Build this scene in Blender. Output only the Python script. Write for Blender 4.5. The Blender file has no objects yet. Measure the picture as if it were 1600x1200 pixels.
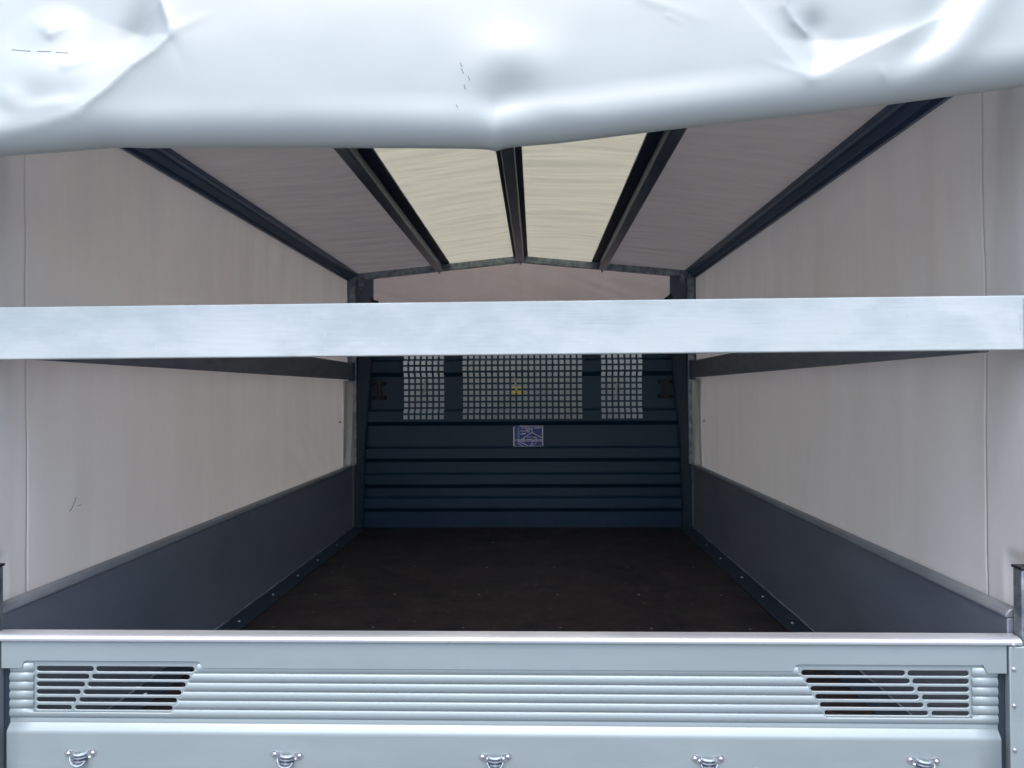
import bpy, bmesh, math, random
from mathutils import Vector, Matrix, noise
random.seed(7)
scene = bpy.context.scene
COL = scene.collection
CZ = 1.85            # eye height above the ground
# ------------------------------------------------------------------ camera
cam_d = bpy.data.cameras.new('camera'); cam = bpy.data.objects.new('camera', cam_d); COL.objects.link(cam)
cam_d.sensor_width = 36; cam_d.lens = 27.0; cam_d.clip_start = 0.02; cam_d.clip_end = 2000
YAW, PITCH, ROLL = math.radians(1.75), math.radians(0.57), math.radians(0.33)
fw = Vector((-math.sin(YAW)*math.cos(PITCH), math.cos(YAW)*math.cos(PITCH), math.sin(PITCH)))
rt = fw.cross(Vector((0, 0, 1))).normalized(); up = rt.cross(fw)
up2 = up*math.cos(ROLL) + rt*math.sin(ROLL); rt2 = fw.cross(up2)
m = Matrix((rt2, up2, -fw)).transposed().to_4x4(); m.translation = Vector((0.088, 0, CZ))
cam.matrix_world = m
scene.camera = cam
# ------------------------------------------------------------------ sky, sun, exposure
SUN_EL, SUN_AZ = math.radians(68), math.radians(190)   # azimuth clockwise from +Y: high, behind the camera
w = bpy.data.worlds.new('World'); scene.world = w; w.use_nodes = True
nt = w.node_tree; nt.nodes.clear()
wo = nt.nodes.new('ShaderNodeOutputWorld'); bg = nt.nodes.new('ShaderNodeBackground'); sky = nt.nodes.new('ShaderNodeTexSky')
sky.sky_type = 'NISHITA'; sky.sun_disc = False; sky.sun_elevation = SUN_EL; sky.sun_rotation = SUN_AZ
sky.air_density = 1.0; sky.dust_density = 3.5; sky.ozone_density = 1.0
bg.inputs[1].default_value = 0.12
nt.links.new(sky.outputs[0], bg.inputs[0]); nt.links.new(bg.outputs[0], wo.inputs[0])
sd = bpy.data.lights.new('sun', 'SUN'); sd.energy = 0.5; sd.angle = math.radians(40); sd.color = (1, 0.97, 0.93)
sun = bpy.data.objects.new('sun', sd); COL.objects.link(sun)
sdir = Vector((math.sin(SUN_AZ)*math.cos(SUN_EL), math.cos(SUN_AZ)*math.cos(SUN_EL), math.sin(SUN_EL)))
sun.rotation_euler = sdir.to_track_quat('Z', 'Y').to_euler(); sun.location = (0, -5, 8)
vs = scene.view_settings; vs.view_transform = 'Standard'; vs.look = 'None'; vs.exposure = 1.95; vs.gamma = 1; vs.use_curve_mapping = False
scene.render.engine = 'CYCLES'
cy = scene.cycles; cy.use_denoising = True; cy.max_bounces = 14; cy.diffuse_bounces = 8; cy.transmission_bounces = 8; cy.glossy_bounces = 5
cy.sample_clamp_indirect = 6

# ------------------------------------------------------------------ helpers
def mat(name, col, rough=0.5, metal=0.0, spec=0.5, var=0.0, vscale=8.0, stretch=(1, 1, 1), col2=None, bump=0.0, bscale=60.0,
        bstretch=(1, 1, 1), transl=0.0, tcol=None, coat=0.0, thr=(0.35, 0.7), rvar=0.0):
    M = bpy.data.materials.new(name); M.use_nodes = True
    n = M.node_tree.nodes; L = M.node_tree.links; n.clear()
    out = n.new('ShaderNodeOutputMaterial'); p = n.new('ShaderNodeBsdfPrincipled')
    p.inputs['Roughness'].default_value = rough; p.inputs['Metallic'].default_value = metal
    p.inputs['Specular IOR Level'].default_value = spec; p.inputs['Coat Weight'].default_value = coat
    tc = n.new('ShaderNodeTexCoord')
    base = None
    if col2 is None: col2 = tuple(c*(1-var) for c in col)
    if var > 0 or col2 != tuple(col):
        mp = n.new('ShaderNodeMapping'); mp.inputs['Scale'].default_value = stretch
        t = n.new('ShaderNodeTexNoise'); t.inputs['Scale'].default_value = vscale; t.inputs['Detail'].default_value = 8; t.inputs['Roughness'].default_value = 0.62
        r = n.new('ShaderNodeValToRGB'); r.color_ramp.elements[0].position = thr[0]; r.color_ramp.elements[1].position = thr[1]
        r.color_ramp.elements[0].color = (*col2, 1); r.color_ramp.elements[1].color = (*col, 1)
        L.new(tc.outputs['Object'], mp.inputs[0]); L.new(mp.outputs[0], t.inputs['Vector']); L.new(t.outputs['Fac'], r.inputs[0])
        base = r.outputs[0]; L.new(base, p.inputs['Base Color'])
        if rvar > 0:
            mr = n.new('ShaderNodeMapRange'); mr.inputs['To Min'].default_value = max(0, rough-rvar); mr.inputs['To Max'].default_value = rough+rvar
            L.new(t.outputs['Fac'], mr.inputs['Value']); L.new(mr.outputs[0], p.inputs['Roughness'])
    else:
        p.inputs['Base Color'].default_value = (*col, 1)
    if bump > 0:
        mp2 = n.new('ShaderNodeMapping'); mp2.inputs['Scale'].default_value = bstretch
        t2 = n.new('ShaderNodeTexNoise'); t2.inputs['Scale'].default_value = bscale; t2.inputs['Detail'].default_value = 5
        b = n.new('ShaderNodeBump'); b.inputs['Strength'].default_value = bump; b.inputs['Distance'].default_value = 0.004
        L.new(tc.outputs['Object'], mp2.inputs[0]); L.new(mp2.outputs[0], t2.inputs['Vector']); L.new(t2.outputs['Fac'], b.inputs['Height']); L.new(b.outputs[0], p.inputs['Normal'])
    if transl > 0:
        tr = n.new('ShaderNodeBsdfTranslucent'); mx = n.new('ShaderNodeMixShader'); mx.inputs[0].default_value = transl
        tr.inputs[0].default_value = (*(tcol or col), 1)
        L.new(p.outputs[0], mx.inputs[1]); L.new(tr.outputs[0], mx.inputs[2]); L.new(mx.outputs[0], out.inputs[0])
    else:
        L.new(p.outputs[0], out.inputs[0])
    return M

M = {}
M['vinyl'] = mat('white_vinyl', (0.385, 0.43, 0.425), 0.38, spec=0.5, var=0.07, vscale=3.5, transl=0.05, thr=(0.3, 0.75), rvar=0.08)
M['side_vinyl'] = mat('side_sheet_vinyl', (0.79, 0.80, 0.80), 0.42, spec=0.45, col2=(0.70, 0.69, 0.67), vscale=3.0, stretch=(1, 1.6, 0.35), transl=0.44, tcol=(0.83, 0.755, 0.68), thr=(0.25, 0.60), bump=0.10, bscale=14, bstretch=(1, 2.5, 0.5))
M['hem_vinyl'] = mat('hem_vinyl', (0.75, 0.75, 0.74), 0.42, var=0.08, vscale=5, transl=0.12, tcol=(0.62, 0.60, 0.58))
M['hem_grey'] = mat('grey_hem_vinyl', (0.16, 0.20, 0.25), 0.5, var=0.15, vscale=6)
M['roof_vinyl'] = mat('roof_sheet_vinyl', (0.55, 0.52, 0.51), 0.5, var=0.15, vscale=5, stretch=(0.5, 3, 1), transl=0.32, tcol=(0.575, 0.555, 0.535))
M['skylight'] = mat('skylight_vinyl', (0.70, 0.69, 0.60), 0.5, var=0.08, vscale=7, stretch=(0.35, 3, 1), transl=0.50, tcol=(0.76, 0.74, 0.64))
M['front_vinyl'] = mat('front_sheet_vinyl', (0.55, 0.50, 0.48), 0.5, var=0.25, vscale=4, stretch=(1.5, 1, 1), transl=0.60, tcol=(0.88, 0.73, 0.64))
M['alu'] = mat('anodised_aluminium', (0.29, 0.345, 0.36), 0.50, metal=0.35, var=0.10, vscale=2.5, stretch=(0.6, 1, 4), bump=0.03, bscale=90, bstretch=(0.1, 1, 3))
M['alu_bright'] = mat('polished_aluminium_edge', (0.70, 0.73, 0.78), 0.28, metal=0.75, var=0.12, vscale=9, stretch=(0.6, 1, 3), bump=0.05, bscale=120, bstretch=(0.1, 1, 1))
M['plank'] = mat('scuffed_aluminium', (0.53, 0.575, 0.57), 0.45, metal=0.15, col2=(0.46, 0.515, 0.515), vscale=5.5, stretch=(0.9, 1, 1.8), thr=(0.42, 0.56), bump=0.10, bscale=160, bstretch=(0.06, 1, 1), rvar=0.1)
M['slat'] = mat('shaded_slat_grey', (0.15, 0.165, 0.195), 0.5, var=0.35, vscale=18, stretch=(1, 0.5, 2))  # aluminium in shadow: the shade is put into this dark grey
M['galv'] = mat('galvanised_steel', (0.34, 0.38, 0.41), 0.42, metal=0.7, col2=(0.17, 0.21, 0.25), vscale=26, thr=(0.4, 0.6), rvar=0.12)
M['dark_tube'] = mat('dark_steel_tube', (0.10, 0.135, 0.185), 0.35, metal=0.5, var=0.5, vscale=20, stretch=(1, 0.2, 1))
M['dark_strap'] = mat('dark_backing_strip', (0.012, 0.022, 0.050), 0.6)
M['eaves'] = mat('blue_grey_eaves_rail', (0.050, 0.095, 0.185), 0.36, metal=0.3, var=0.4, vscale=8, stretch=(1, 0.3, 1))
M['side_board'] = mat('grey_painted_dropside', (0.205, 0.230, 0.270), 0.36, metal=0.2, var=0.15, vscale=3, stretch=(1, 0.5, 2), bump=0.05, bscale=50, rvar=0.06)
M['side_rail'] = mat('dropside_top_rail', (0.22, 0.24, 0.265), 0.45, metal=0.35, var=0.15, vscale=9)
M['steel'] = mat('navy_grey_bulkhead_paint', (0.007, 0.040, 0.078), 0.42, col2=(0.004, 0.030, 0.064), vscale=3, stretch=(1, 1, 2), spec=0.4, bump=0.04, bscale=30, rvar=0.08)
M['steel_web'] = mat('navy_grey_frame_paint', (0.012, 0.032, 0.062), 0.45, var=0.25, vscale=6)
M['floor_rail'] = mat('dark_floor_rail', (0.022, 0.040, 0.062), 0.45, var=0.3, vscale=10)
M['sealant'] = mat('pale_sealant', (0.32, 0.34, 0.36), 0.5, var=0.6, vscale=14, thr=(0.4, 0.6))
M['cab'] = mat('pale_grey_cab_paint', (0.36, 0.41, 0.42), 0.4, col2=(0.27, 0.30, 0.29), vscale=5)
M['black'] = mat('black_plastic', (0.012, 0.013, 0.018), 0.5)
M['zinc'] = mat('zinc_plated_steel', (0.62, 0.66, 0.70), 0.25, metal=0.9, var=0.35, vscale=90, rvar=0.1)
M['zinc_dark'] = mat('weathered_zinc', (0.30, 0.33, 0.38), 0.35, metal=0.8, var=0.5, vscale=120)
M['brass'] = mat('dull_grey_metal_hook', (0.40, 0.42, 0.36), 0.4, metal=0.6, var=0.4, vscale=60)
M['yellow'] = mat('yellow_label', (0.60, 0.50, 0.12), 0.5)
M['sticker'] = mat('blue_sticker_film', (0.035, 0.085, 0.42), 0.35, col2=(0.015, 0.040, 0.26), vscale=9)
M['white_ink'] = mat('white_print', (0.88, 0.90, 0.92), 0.4)
M['pale_ink'] = mat('pale_blue_print', (0.20, 0.26, 0.46), 0.4)
M['pen'] = mat('grey_pen', (0.17, 0.18, 0.21), 0.6)
M['scuff'] = mat('pale_scuff', (0.60, 0.65, 0.72), 0.5)

def make_floor_mat():
    m_ = bpy.data.materials.new('worn_brown_plywood'); m_.use_nodes = True
    n = m_.node_tree.nodes; L = m_.node_tree.links; p = n['Principled BSDF']
    tc = n.new('ShaderNodeTexCoord')
    def noi(sc, st, det=8, rgh=0.6, dist=0):
        mp = n.new('ShaderNodeMapping'); mp.inputs['Scale'].default_value = st
        t = n.new('ShaderNodeTexNoise'); t.inputs['Scale'].default_value = sc; t.inputs['Detail'].default_value = det; t.inputs['Roughness'].default_value = rgh; t.inputs['Distortion'].default_value = dist
        L.new(tc.outputs['Object'], mp.inputs[0]); L.new(mp.outputs[0], t.inputs['Vector']); return t.outputs['Fac']
    def ramp(src, a, b, ca, cb):
        r = n.new('ShaderNodeValToRGB'); r.color_ramp.elements[0].position = a; r.color_ramp.elements[1].position = b
        r.color_ramp.elements[0].color = ca; r.color_ramp.elements[1].color = cb; L.new(src, r.inputs[0]); return r.outputs[0]
    def mix(f, a, b):
        x = n.new('ShaderNodeMix'); x.data_type = 'RGBA'; L.new(f, x.inputs[0]); L.new(a, x.inputs[6]); L.new(b, x.inputs[7]); return x.outputs[2]
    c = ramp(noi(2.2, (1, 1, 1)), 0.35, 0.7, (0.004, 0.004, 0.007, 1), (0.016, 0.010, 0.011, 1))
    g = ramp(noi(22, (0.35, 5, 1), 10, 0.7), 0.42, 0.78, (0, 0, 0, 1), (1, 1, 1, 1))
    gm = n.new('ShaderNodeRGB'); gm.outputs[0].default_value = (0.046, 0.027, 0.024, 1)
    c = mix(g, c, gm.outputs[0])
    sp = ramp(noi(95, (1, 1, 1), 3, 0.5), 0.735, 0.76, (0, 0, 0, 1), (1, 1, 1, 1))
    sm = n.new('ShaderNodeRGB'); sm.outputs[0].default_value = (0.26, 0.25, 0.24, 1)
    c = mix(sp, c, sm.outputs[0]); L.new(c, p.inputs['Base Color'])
    rr = ramp(noi(3, (1, 1, 1)), 0.3, 0.7, (0.42,)*3+(1,), (0.68,)*3+(1,)); L.new(rr, p.inputs['Roughness'])
    b = n.new('ShaderNodeBump'); b.inputs['Strength'].default_value = 0.25; b.inputs['Distance'].default_value = 0.003
    L.new(noi(60, (0.5, 4, 1)), b.inputs['Height']); L.new(b.outputs[0], p.inputs['Normal'])
    return m_
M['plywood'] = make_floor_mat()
M['asphalt'] = mat('asphalt', (0.15, 0.15, 0.15), 0.85, var=0.3, vscale=4)

def marks(key, col, scale, stretch, lo, hi, amt, det=6, rgh=0.6, dist=0.0):
    """wear and streaks with a shape of their own: mixes col over the base colour where a stretched noise passes lo..hi"""
    m_ = M[key]; n = m_.node_tree.nodes; L = m_.node_tree.links
    tc = next(x for x in n if x.type == 'TEX_COORD'); p = next(x for x in n if x.type == 'BSDF_PRINCIPLED'); bc = p.inputs['Base Color']
    mp = n.new('ShaderNodeMapping'); mp.inputs['Scale'].default_value = stretch; mp.inputs['Location'].default_value = (scale*.37, scale*.11, scale*.53)
    t = n.new('ShaderNodeTexNoise'); t.inputs['Scale'].default_value = scale; t.inputs['Detail'].default_value = det; t.inputs['Roughness'].default_value = rgh; t.inputs['Distortion'].default_value = dist
    q = n.new('ShaderNodeMapRange'); q.inputs['From Min'].default_value = lo; q.inputs['From Max'].default_value = hi; q.inputs['To Max'].default_value = amt
    x = n.new('ShaderNodeMix'); x.data_type = 'RGBA'; x.inputs[7].default_value = (*col, 1)
    L.new(tc.outputs['Object'], mp.inputs[0]); L.new(mp.outputs[0], t.inputs['Vector']); L.new(t.outputs['Fac'], q.inputs['Value']); L.new(q.outputs[0], x.inputs[0])
    if bc.links: L.new(bc.links[0].from_socket, x.inputs[6])
    else: x.inputs[6].default_value = bc.default_value[:]
    L.new(x.outputs[2], bc)
marks('plank', (0.74, 0.75, 0.76), 3.2, (0.9, 1, 2.0), 0.49, 0.60, 0.25, dist=0.5)          # pale oxide patches
marks('plank', (0.40, 0.45, 0.48), 4.5, (0.8, 1, 2.5), 0.58, 0.66, 0.22, dist=0.8)
marks('plank', (0.82, 0.83, 0.84), 26, (2.2, 1, 0.25), 0.70, 0.74, 0.6)                      # runs
marks('plank', (0.33, 0.36, 0.39), 60, (0.10, 1, 3.0), 0.71, 0.75, 0.6)                      # scratches
marks('plank', (0.25, 0.27, 0.30), 120, (1, 1, 1), 0.77, 0.79, 0.7, 2)
marks('alu', (0.40, 0.45, 0.46), 7, (1, 1, 2), 0.50, 0.80, 0.15)
marks('alu', (0.24, 0.27, 0.30), 70, (0.12, 1, 2.5), 0.70, 0.76, 0.40)
marks('alu', (0.60, 0.63, 0.66), 110, (0.25, 1, 1), 0.75, 0.78, 0.5, 3)
marks('alu_bright', (0.25, 0.27, 0.30), 55, (0.5, 1, 1), 0.72, 0.75, 0.8, 3)
marks('side_board', (0.27, 0.30, 0.34), 60, (1, 0.2, 1.5), 0.73, 0.77, 0.45, 3)
marks('side_board', (0.11, 0.13, 0.17), 2.6, (1, 0.8, 1.4), 0.50, 0.70, 0.5)
marks('steel', (0.07, 0.11, 0.15), 40, (0.25, 1, 2.5), 0.72, 0.77, 0.5, 3)
marks('side_vinyl', (0.48, 0.46, 0.44), 5.5, (1, 1.6, 0.16), 0.52, 0.70, 0.20, dist=0.3)     # soft darker streaks, drawn out vertically
marks('side_vinyl', (0.40, 0.39, 0.38), 40, (1, 1, 0.8), 0.76, 0.79, 0.5, 3)
marks('vinyl', (0.28, 0.31, 0.33), 30, (0.5, 1, 0.9), 0.755, 0.78, 0.5, 3)
marks('vinyl', (0.38, 0.41, 0.43), 2.2, (1, 1, 1.5), 0.50, 0.68, 0.35)
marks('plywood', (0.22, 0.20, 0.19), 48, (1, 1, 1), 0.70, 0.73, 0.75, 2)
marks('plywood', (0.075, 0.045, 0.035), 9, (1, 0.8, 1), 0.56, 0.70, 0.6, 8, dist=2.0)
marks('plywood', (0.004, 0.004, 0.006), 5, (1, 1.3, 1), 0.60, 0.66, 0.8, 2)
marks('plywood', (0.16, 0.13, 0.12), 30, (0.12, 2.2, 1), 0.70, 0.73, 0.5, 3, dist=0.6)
marks('front_vinyl', (0.66, 0.60, 0.57), 2.5, (1.4, 1, 0.7), 0.55, 0.62, 0.5, 2, dist=0.6)
def scatter(name, build, key, places, parent):
    """one small mesh copied to each place, each copy its own part"""
    b = bmesh.new(); build(b); o = obj(name, b, key, parent, smooth=60, origin=tuple(root_loc(parent)+Vector((0, 0, 0))))
    me = o.data; bpy.data.objects.remove(o)
    me.transform(Matrix.Translation(root_loc(parent)))
    for p in places:
        c = bpy.data.objects.new(name, me); COL.objects.link(c); c.parent = parent; c.location = Vector(p)-root_loc(parent)
def empty(name, loc, label=None, cat=None, group=None):
    o = bpy.data.objects.new(name, None); COL.objects.link(o); o.location = loc; o.empty_display_size = 0.1
    if label: o['label'] = label
    if cat: o['category'] = cat
    if group: o['group'] = group
    return o
def root_loc(o):
    v = Vector((0, 0, 0))
    while o is not None: v += o.location; o = o.parent
    return v
def obj(name, bm, mats, parent=None, smooth=None, bevel=0, origin=None, label=None):
    """bm holds world coordinates; it becomes one mesh object under parent"""
    if not isinstance(mats, (list, tuple)): mats = [mats]
    me = bpy.data.meshes.new(name)
    org = Vector(origin) if origin else (root_loc(parent) if parent else Vector((0, 0, 0)))
    bmesh.ops.translate(bm, verts=bm.verts, vec=-org)
    bmesh.ops.recalc_face_normals(bm, faces=bm.faces) if not getattr(bm, '_keep', False) else None
    bm.to_mesh(me); bm.free()
    for k in mats: me.materials.append(M[k])
    o = bpy.data.objects.new(name, me); COL.objects.link(o)
    if parent: o.parent = parent; o.location = org - root_loc(parent)
    else: o.location = org
    if smooth is not None:
        for p in me.polygons: p.use_smooth = True
        if smooth < 180: me.set_sharp_from_angle(angle=math.radians(smooth))
    if bevel:
        b = o.modifiers.new('bevel', 'BEVEL'); b.width = bevel; b.segments = 2; b.limit_method = 'ANGLE'; b.angle_limit = math.radians(35)
        for p in me.polygons: p.use_smooth = True
        me.set_sharp_from_angle(angle=math.radians(40))
    if label: o['label'] = label
    return o
def Z(r): return CZ + r
def box(bm, x0, x1, y0, y1, z0, z1, mi=0):
    v = [bm.verts.new((x, y, z)) for x in (x0, x1) for y in (y0, y1) for z in (z0, z1)]
    for f in ((0, 1, 3, 2), (4, 6, 7, 5), (0, 4, 5, 1), (2, 3, 7, 6), (0, 2, 6, 4), (1, 5, 7, 3)):
        bm.faces.new([v[i] for i in f]).material_index = mi
    return bm
def prism(bm, pts, a, b, axis='x', mi=0, smoothcap=False):
    """closed 2D outline extruded from a to b. axis x: pts=(y,z); axis y: pts=(x,z); axis z: pts=(x,y)"""
    def P(p, t):
        return (t, p[0], p[1]) if axis == 'x' else (p[0], t, p[1]) if axis == 'y' else (p[0], p[1], t)
    A = [bm.verts.new(P(p, a)) for p in pts]; B = [bm.verts.new(P(p, b)) for p in pts]
    n = len(pts)
    for i in range(n): bm.faces.new((A[i], A[(i+1) % n], B[(i+1) % n], B[i])).material_index = mi
    bm.faces.new(A[::-1]).material_index = mi; bm.faces.new(B).material_index = mi
    return bm
def cyl(bm, p0, p1, r, seg=12, r2=None, mi=0):
    p0, p1 = Vector(p0), Vector(p1); d = (p1-p0); L_ = d.length; q = d.to_track_quat('Z', 'Y')
    r2 = r if r2 is None else r2
    A = [bm.verts.new(p0 + q @ Vector((r*math.cos(t), r*math.sin(t), 0))) for t in [2*math.pi*i/seg for i in range(seg)]]
    B = [bm.verts.new(p0 + q @ Vector((r2*math.cos(t), r2*math.sin(t), L_))) for t in [2*math.pi*i/seg for i in range(seg)]]
    for i in range(seg): bm.faces.new((A[i], A[(i+1) % seg], B[(i+1) % seg], B[i])).material_index = mi
    bm.faces.new(A[::-1]).material_index = mi; bm.faces.new(B).material_index = mi
def tube(bm, pts, r, seg=8, mi=0, closed=False):
    pts = [Vector(p) for p in pts]; n = len(pts); rings = []
    for i, p in enumerate(pts):
        a = pts[(i-1) % n] if (closed or i > 0) else p; b = pts[(i+1) % n] if (closed or i < n-1) else p
        q = (b-a).normalized().to_track_quat('Z', 'Y')
        rings.append([bm.verts.new(p + q @ Vector((r*math.cos(t), r*math.sin(t), 0))) for t in [2*math.pi*k/seg for k in range(seg)]])
    for i in range(n if closed else n-1):
        A, B = rings[i], rings[(i+1) % n]
        for k in range(seg): bm.faces.new((A[k], A[(k+1) % seg], B[(k+1) % seg], B[k])).material_index = mi
    if not closed: bm.faces.new(rings[0][::-1]); bm.faces.new(rings[-1])
def dome(bm, c, nrm, r, h, seg=12, mi=0):
    c = Vector(c); q = Vector(nrm).to_track_quat('Z', 'Y'); prev = None
    for k in range(4):
        a = k/4*math.pi/2
        ring = [bm.verts.new(c + q @ Vector((r*math.cos(a)*math.cos(t), r*math.cos(a)*math.sin(t), h*math.sin(a)))) for t in [2*math.pi*i/seg for i in range(seg)]]
        if prev:
            for i in range(seg): bm.faces.new((prev[i], prev[(i+1) % seg], ring[(i+1) % seg], ring[i])).material_index = mi
        prev = ring
    bm.faces.new(prev).material_index = mi
def grid(bm, f, us, vs_, skip=None, mi=None):
    V = [[bm.verts.new(f(u, v)) for v in vs_] for u in us]
    for i in range(len(us)-1):
        for j in range(len(vs_)-1):
            if skip and skip((us[i]+us[i+1])/2, (vs_[j]+vs_[j+1])/2): continue
            fc = bm.faces.new((V[i][j], V[i+1][j], V[i+1][j+1], V[i][j+1]))
            if mi: fc.material_index = mi((us[i]+us[i+1])/2, (vs_[j]+vs_[j+1])/2)
    return V
def lin(a, b, n): return [a+(b-a)*i/(n-1) for i in range(n)]
def solid(o, t, off=0.0):
    s = o.modifiers.new('thickness', 'SOLIDIFY'); s.thickness = t; s.offset = off
def sm_(t): t = max(0, min(1, t)); return t*t*(3-2*t)
def nz(x, y, z=0): return noise.noise(Vector((x, y, z)))
def strokes(bm, P, lines, y, mi=0, wdt=0.002):
    """flat marks on a face looking at -Y; P maps (u,v) to (x,z)"""
    for (u0, v0, u1, v1, *rest) in lines:
        wd = rest[0] if rest else wdt
        a = Vector(P(u0, v0)); b = Vector(P(u1, v1)); d = (b-a).normalized(); n_ = Vector((-d.y, d.x))*wd/2
        q = [a+n_, b+n_, b-n_, a-n_]
        bm.faces.new([bm.verts.new((p.x, y, p.y)) for p in q]).material_index = mi

# ------------------------------------------------------------------ ground
YF, YB = 1.57, 4.78          # tailgate outer face, bulkhead
ZF = -0.844                  # load floor, below the eye
bm = bmesh.new(); grid(bm, lambda x, y: (x, y, 0), [-300, -20, 20, 300], [-300, -20, 20, 300])
g = obj('ground', bm, 'asphalt'); g['kind'] = 'structure'

# ------------------------------------------------------------------ the truck's load bed
truck = empty('flatbed_truck', (0, 3.2, 0), 'grey load bed of a flatbed truck with ribbed tailgate, drop sides and navy bulkhead', 'truck')
# chassis under the bed
bm = bmesh.new()
for s in (-1, 1): box(bm, s*0.42-0.04, s*0.42+0.04, 1.7, 5.9, Z(-1.12), Z(-0.90))
for y in (1.75, 2.5, 3.3, 4.1, 4.8): box(bm, -1.03, 1.03, y-0.03, y+0.03, Z(-0.899), Z(-0.872))
obj('chassis_frame', bm, 'floor_rail', truck)
for s in (-1, 1):
    for nm, y in (('wheel', 2.5), ('wheel', 5.95)):
        bm = bmesh.new(); cyl(bm, (s*0.72, y, 0.36), (s*0.96, y, 0.36), 0.36, 32)
        wl = obj(nm, bm, 'black', truck, smooth=40)
        bm = bmesh.new(); cyl(bm, (s*0.955, y, 0.36), (s*0.968, y, 0.36), 0.2, 24); obj('rim', bm, 'zinc_dark', wl)
# floor
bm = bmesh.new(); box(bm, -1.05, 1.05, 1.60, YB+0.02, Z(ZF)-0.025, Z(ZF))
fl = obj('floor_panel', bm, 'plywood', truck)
for s in (-1, 1):
    bm = bmesh.new()
    prism(bm, [(s*1.049, Z(ZF)+0.001), (s*1.049, Z(ZF)+0.010), (s*0.965, Z(ZF)+0.005), (s*0.965, Z(ZF)+0.001)], 1.605, YB-0.02, 'y')
    fr = obj('floor_rail', bm, 'floor_rail', truck, bevel=0.0015)
    scatter('screw', lambda b: dome(b, (0, 0, 0), (0, 0, 1), 0.007, 0.004), 'zinc', [(s*1.005, 1.8+k*0.34+random.uniform(-.03, .03), Z(ZF)+0.0075) for k in range(9)], fr)
    bm = bmesh.new()
    pts = [(s*1.0455, y, Z(ZF)+0.0105) for y in lin(1.62, YB-0.05, 60)]
    tube(bm, [(p[0]+random.uniform(-.001, .001), p[1], p[2]+random.uniform(-.0015, .001)) for p in pts], 0.0028, 6)
    obj('sealant_bead', bm, 'sealant', fr, smooth=180)
scatter('screw', lambda b: dome(b, (0, 0, 0), (0, 0, 1), 0.0065, 0.003, 8), 'zinc_dark', [(x+random.uniform(-.02, .02), y+random.uniform(-.01, .01), Z(ZF)-0.0005) for y in (2.75, 3.2, 3.7, 4.3) for x in lin(-0.85, 0.85, 6)], fl)

# side boards (drop sides)
for s in (-1, 1):
    bm = bmesh.new()
    zt, zb = Z(-0.470), Z(ZF)-0.06
    prism(bm, [(s*1.050, zb), (s*1.050, zt), (s*1.073, zt), (s*1.073, zb)], 1.606, 4.735, 'y')
    sb = obj('side_board', bm, 'side_board', truck, bevel=0.002)
    bm = bmesh.new()
    prism(bm, [(s*1.0465, Z(-0.4695)), (s*1.0465, Z(-0.462)), (s*1.054, Z(-0.452)), (s*1.072, Z(-0.448)), (s*1.076, Z(-0.4695))], 1.606, 4.735, 'y')
    obj('top_rail', bm, 'side_rail', sb, bevel=0.003)
    # corner post in front, where the drop side latches
    bm = bmesh.new(); box(bm, min(s*1.036, s*1.070), max(s*1.036, s*1.070), 4.737, 4.775, Z(ZF), Z(-0.455))
    obj('latch_post', bm, 'side_board', truck, bevel=0.003)

# ---------------- tailgate
tg = empty('tailgate', (0, YF-3.2+0.0, Z(-0.9))); tg.parent = truck
XL, XR = -1.0145, 1.0145
S = 764.0
def zp(py): return Z(-(py-613.0)/S)         # tailgate heights were measured down the middle of the face
# top cap: rounded nosing
bm = bmesh.new()
zc = Z(-0.4975)
prism(bm, [(1.600, zc-0.016), (1.600, zc), (1.578, zc-0.0005), (1.569, zc-0.003), (1.5645, zc-0.008), (1.5645, zc-0.013), (1.568, zc-0.016)], -1.0425, 1.055, 'x')
obj('top_cap', bm, 'alu_bright', tg, bevel=0.0012)
# flat band under the cap, notched over the vents
zb0, zb1 = zc-0.0165, zp(1046.5); zn = zp(1036.0)
VL = (-0.976, -0.611); VR = (0.611, 0.976)
prof = [(XL-0.012, zb0), (XR+0.012, zb0), (XR+0.012, zb1-0.002), (VR[1]+0.012, zb1-0.002), (VR[1]+0.003, zn+0.001), (VR[1]-0.004, zn), (VR[0]+0.004, zn), (VR[0]-0.003, zn-0.003), (VR[0]-0.008, zb1),
        (VL[1]+0.008, zb1), (VL[1]+0.003, zn-0.003), (VL[1]-0.004, zn), (VL[0]+0.004, zn), (VL[0]-0.003, zn-0.003), (VL[0]-0.006, zb1-0.002), (XL-0.012, zb1-0.002)]
bm = bmesh.new(); prism(bm, prof, YF, YF+0.003, 'y')
obj('upper_panel', bm, 'alu', tg, bevel=0.0008)
bm = bmesh.new(); box(bm, XL, XR, 1.580, 1.598, zb0-0.030, zb0-0.001)
obj('inner_rail', bm, 'alu', tg)
# ribbed panel: one sheet with two openings
ribz = []
zt_ = zp(1043.0)
z0 = zp(1056.5); pitch = 14.15/S
prof = [(YF+0.0035, zp(1040)), (YF+0.0035, zp(1050)), (YF+0.0055, zp(1054))]
for k in range(5):
    c = zp(1062.5) - k*pitch
    for t in lin(-math.pi/2*0.98, math.pi/2*0.98, 9):
        prof.append((YF+0.0065-0.0048*math.cos(t), c - math.sin(t)*pitch*0.46))
prof += [(YF+0.0055, zp(1127.5)), (YF+0.0055, zp(1134.5)), (YF+0.0045, zp(1135.5)), (YF-0.0045, zp(1143.5)), (YF-0.0060, zp(1146.0)), (YF-0.0060, zp(1149)), (YF-0.0060, zp(1300)), (YF+0.004, zp(1304))]
prof = prof
SL0, SL5 = 0.6215, 0.6670                    # inner ends of the first and last slot
ZR0, RP = -0.5710, 0.0160                    # first slot row and row pitch
def slant(z, off): return SL0 + (SL5-SL0)*(Z(ZR0)-z)/(5*RP) + off
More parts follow.
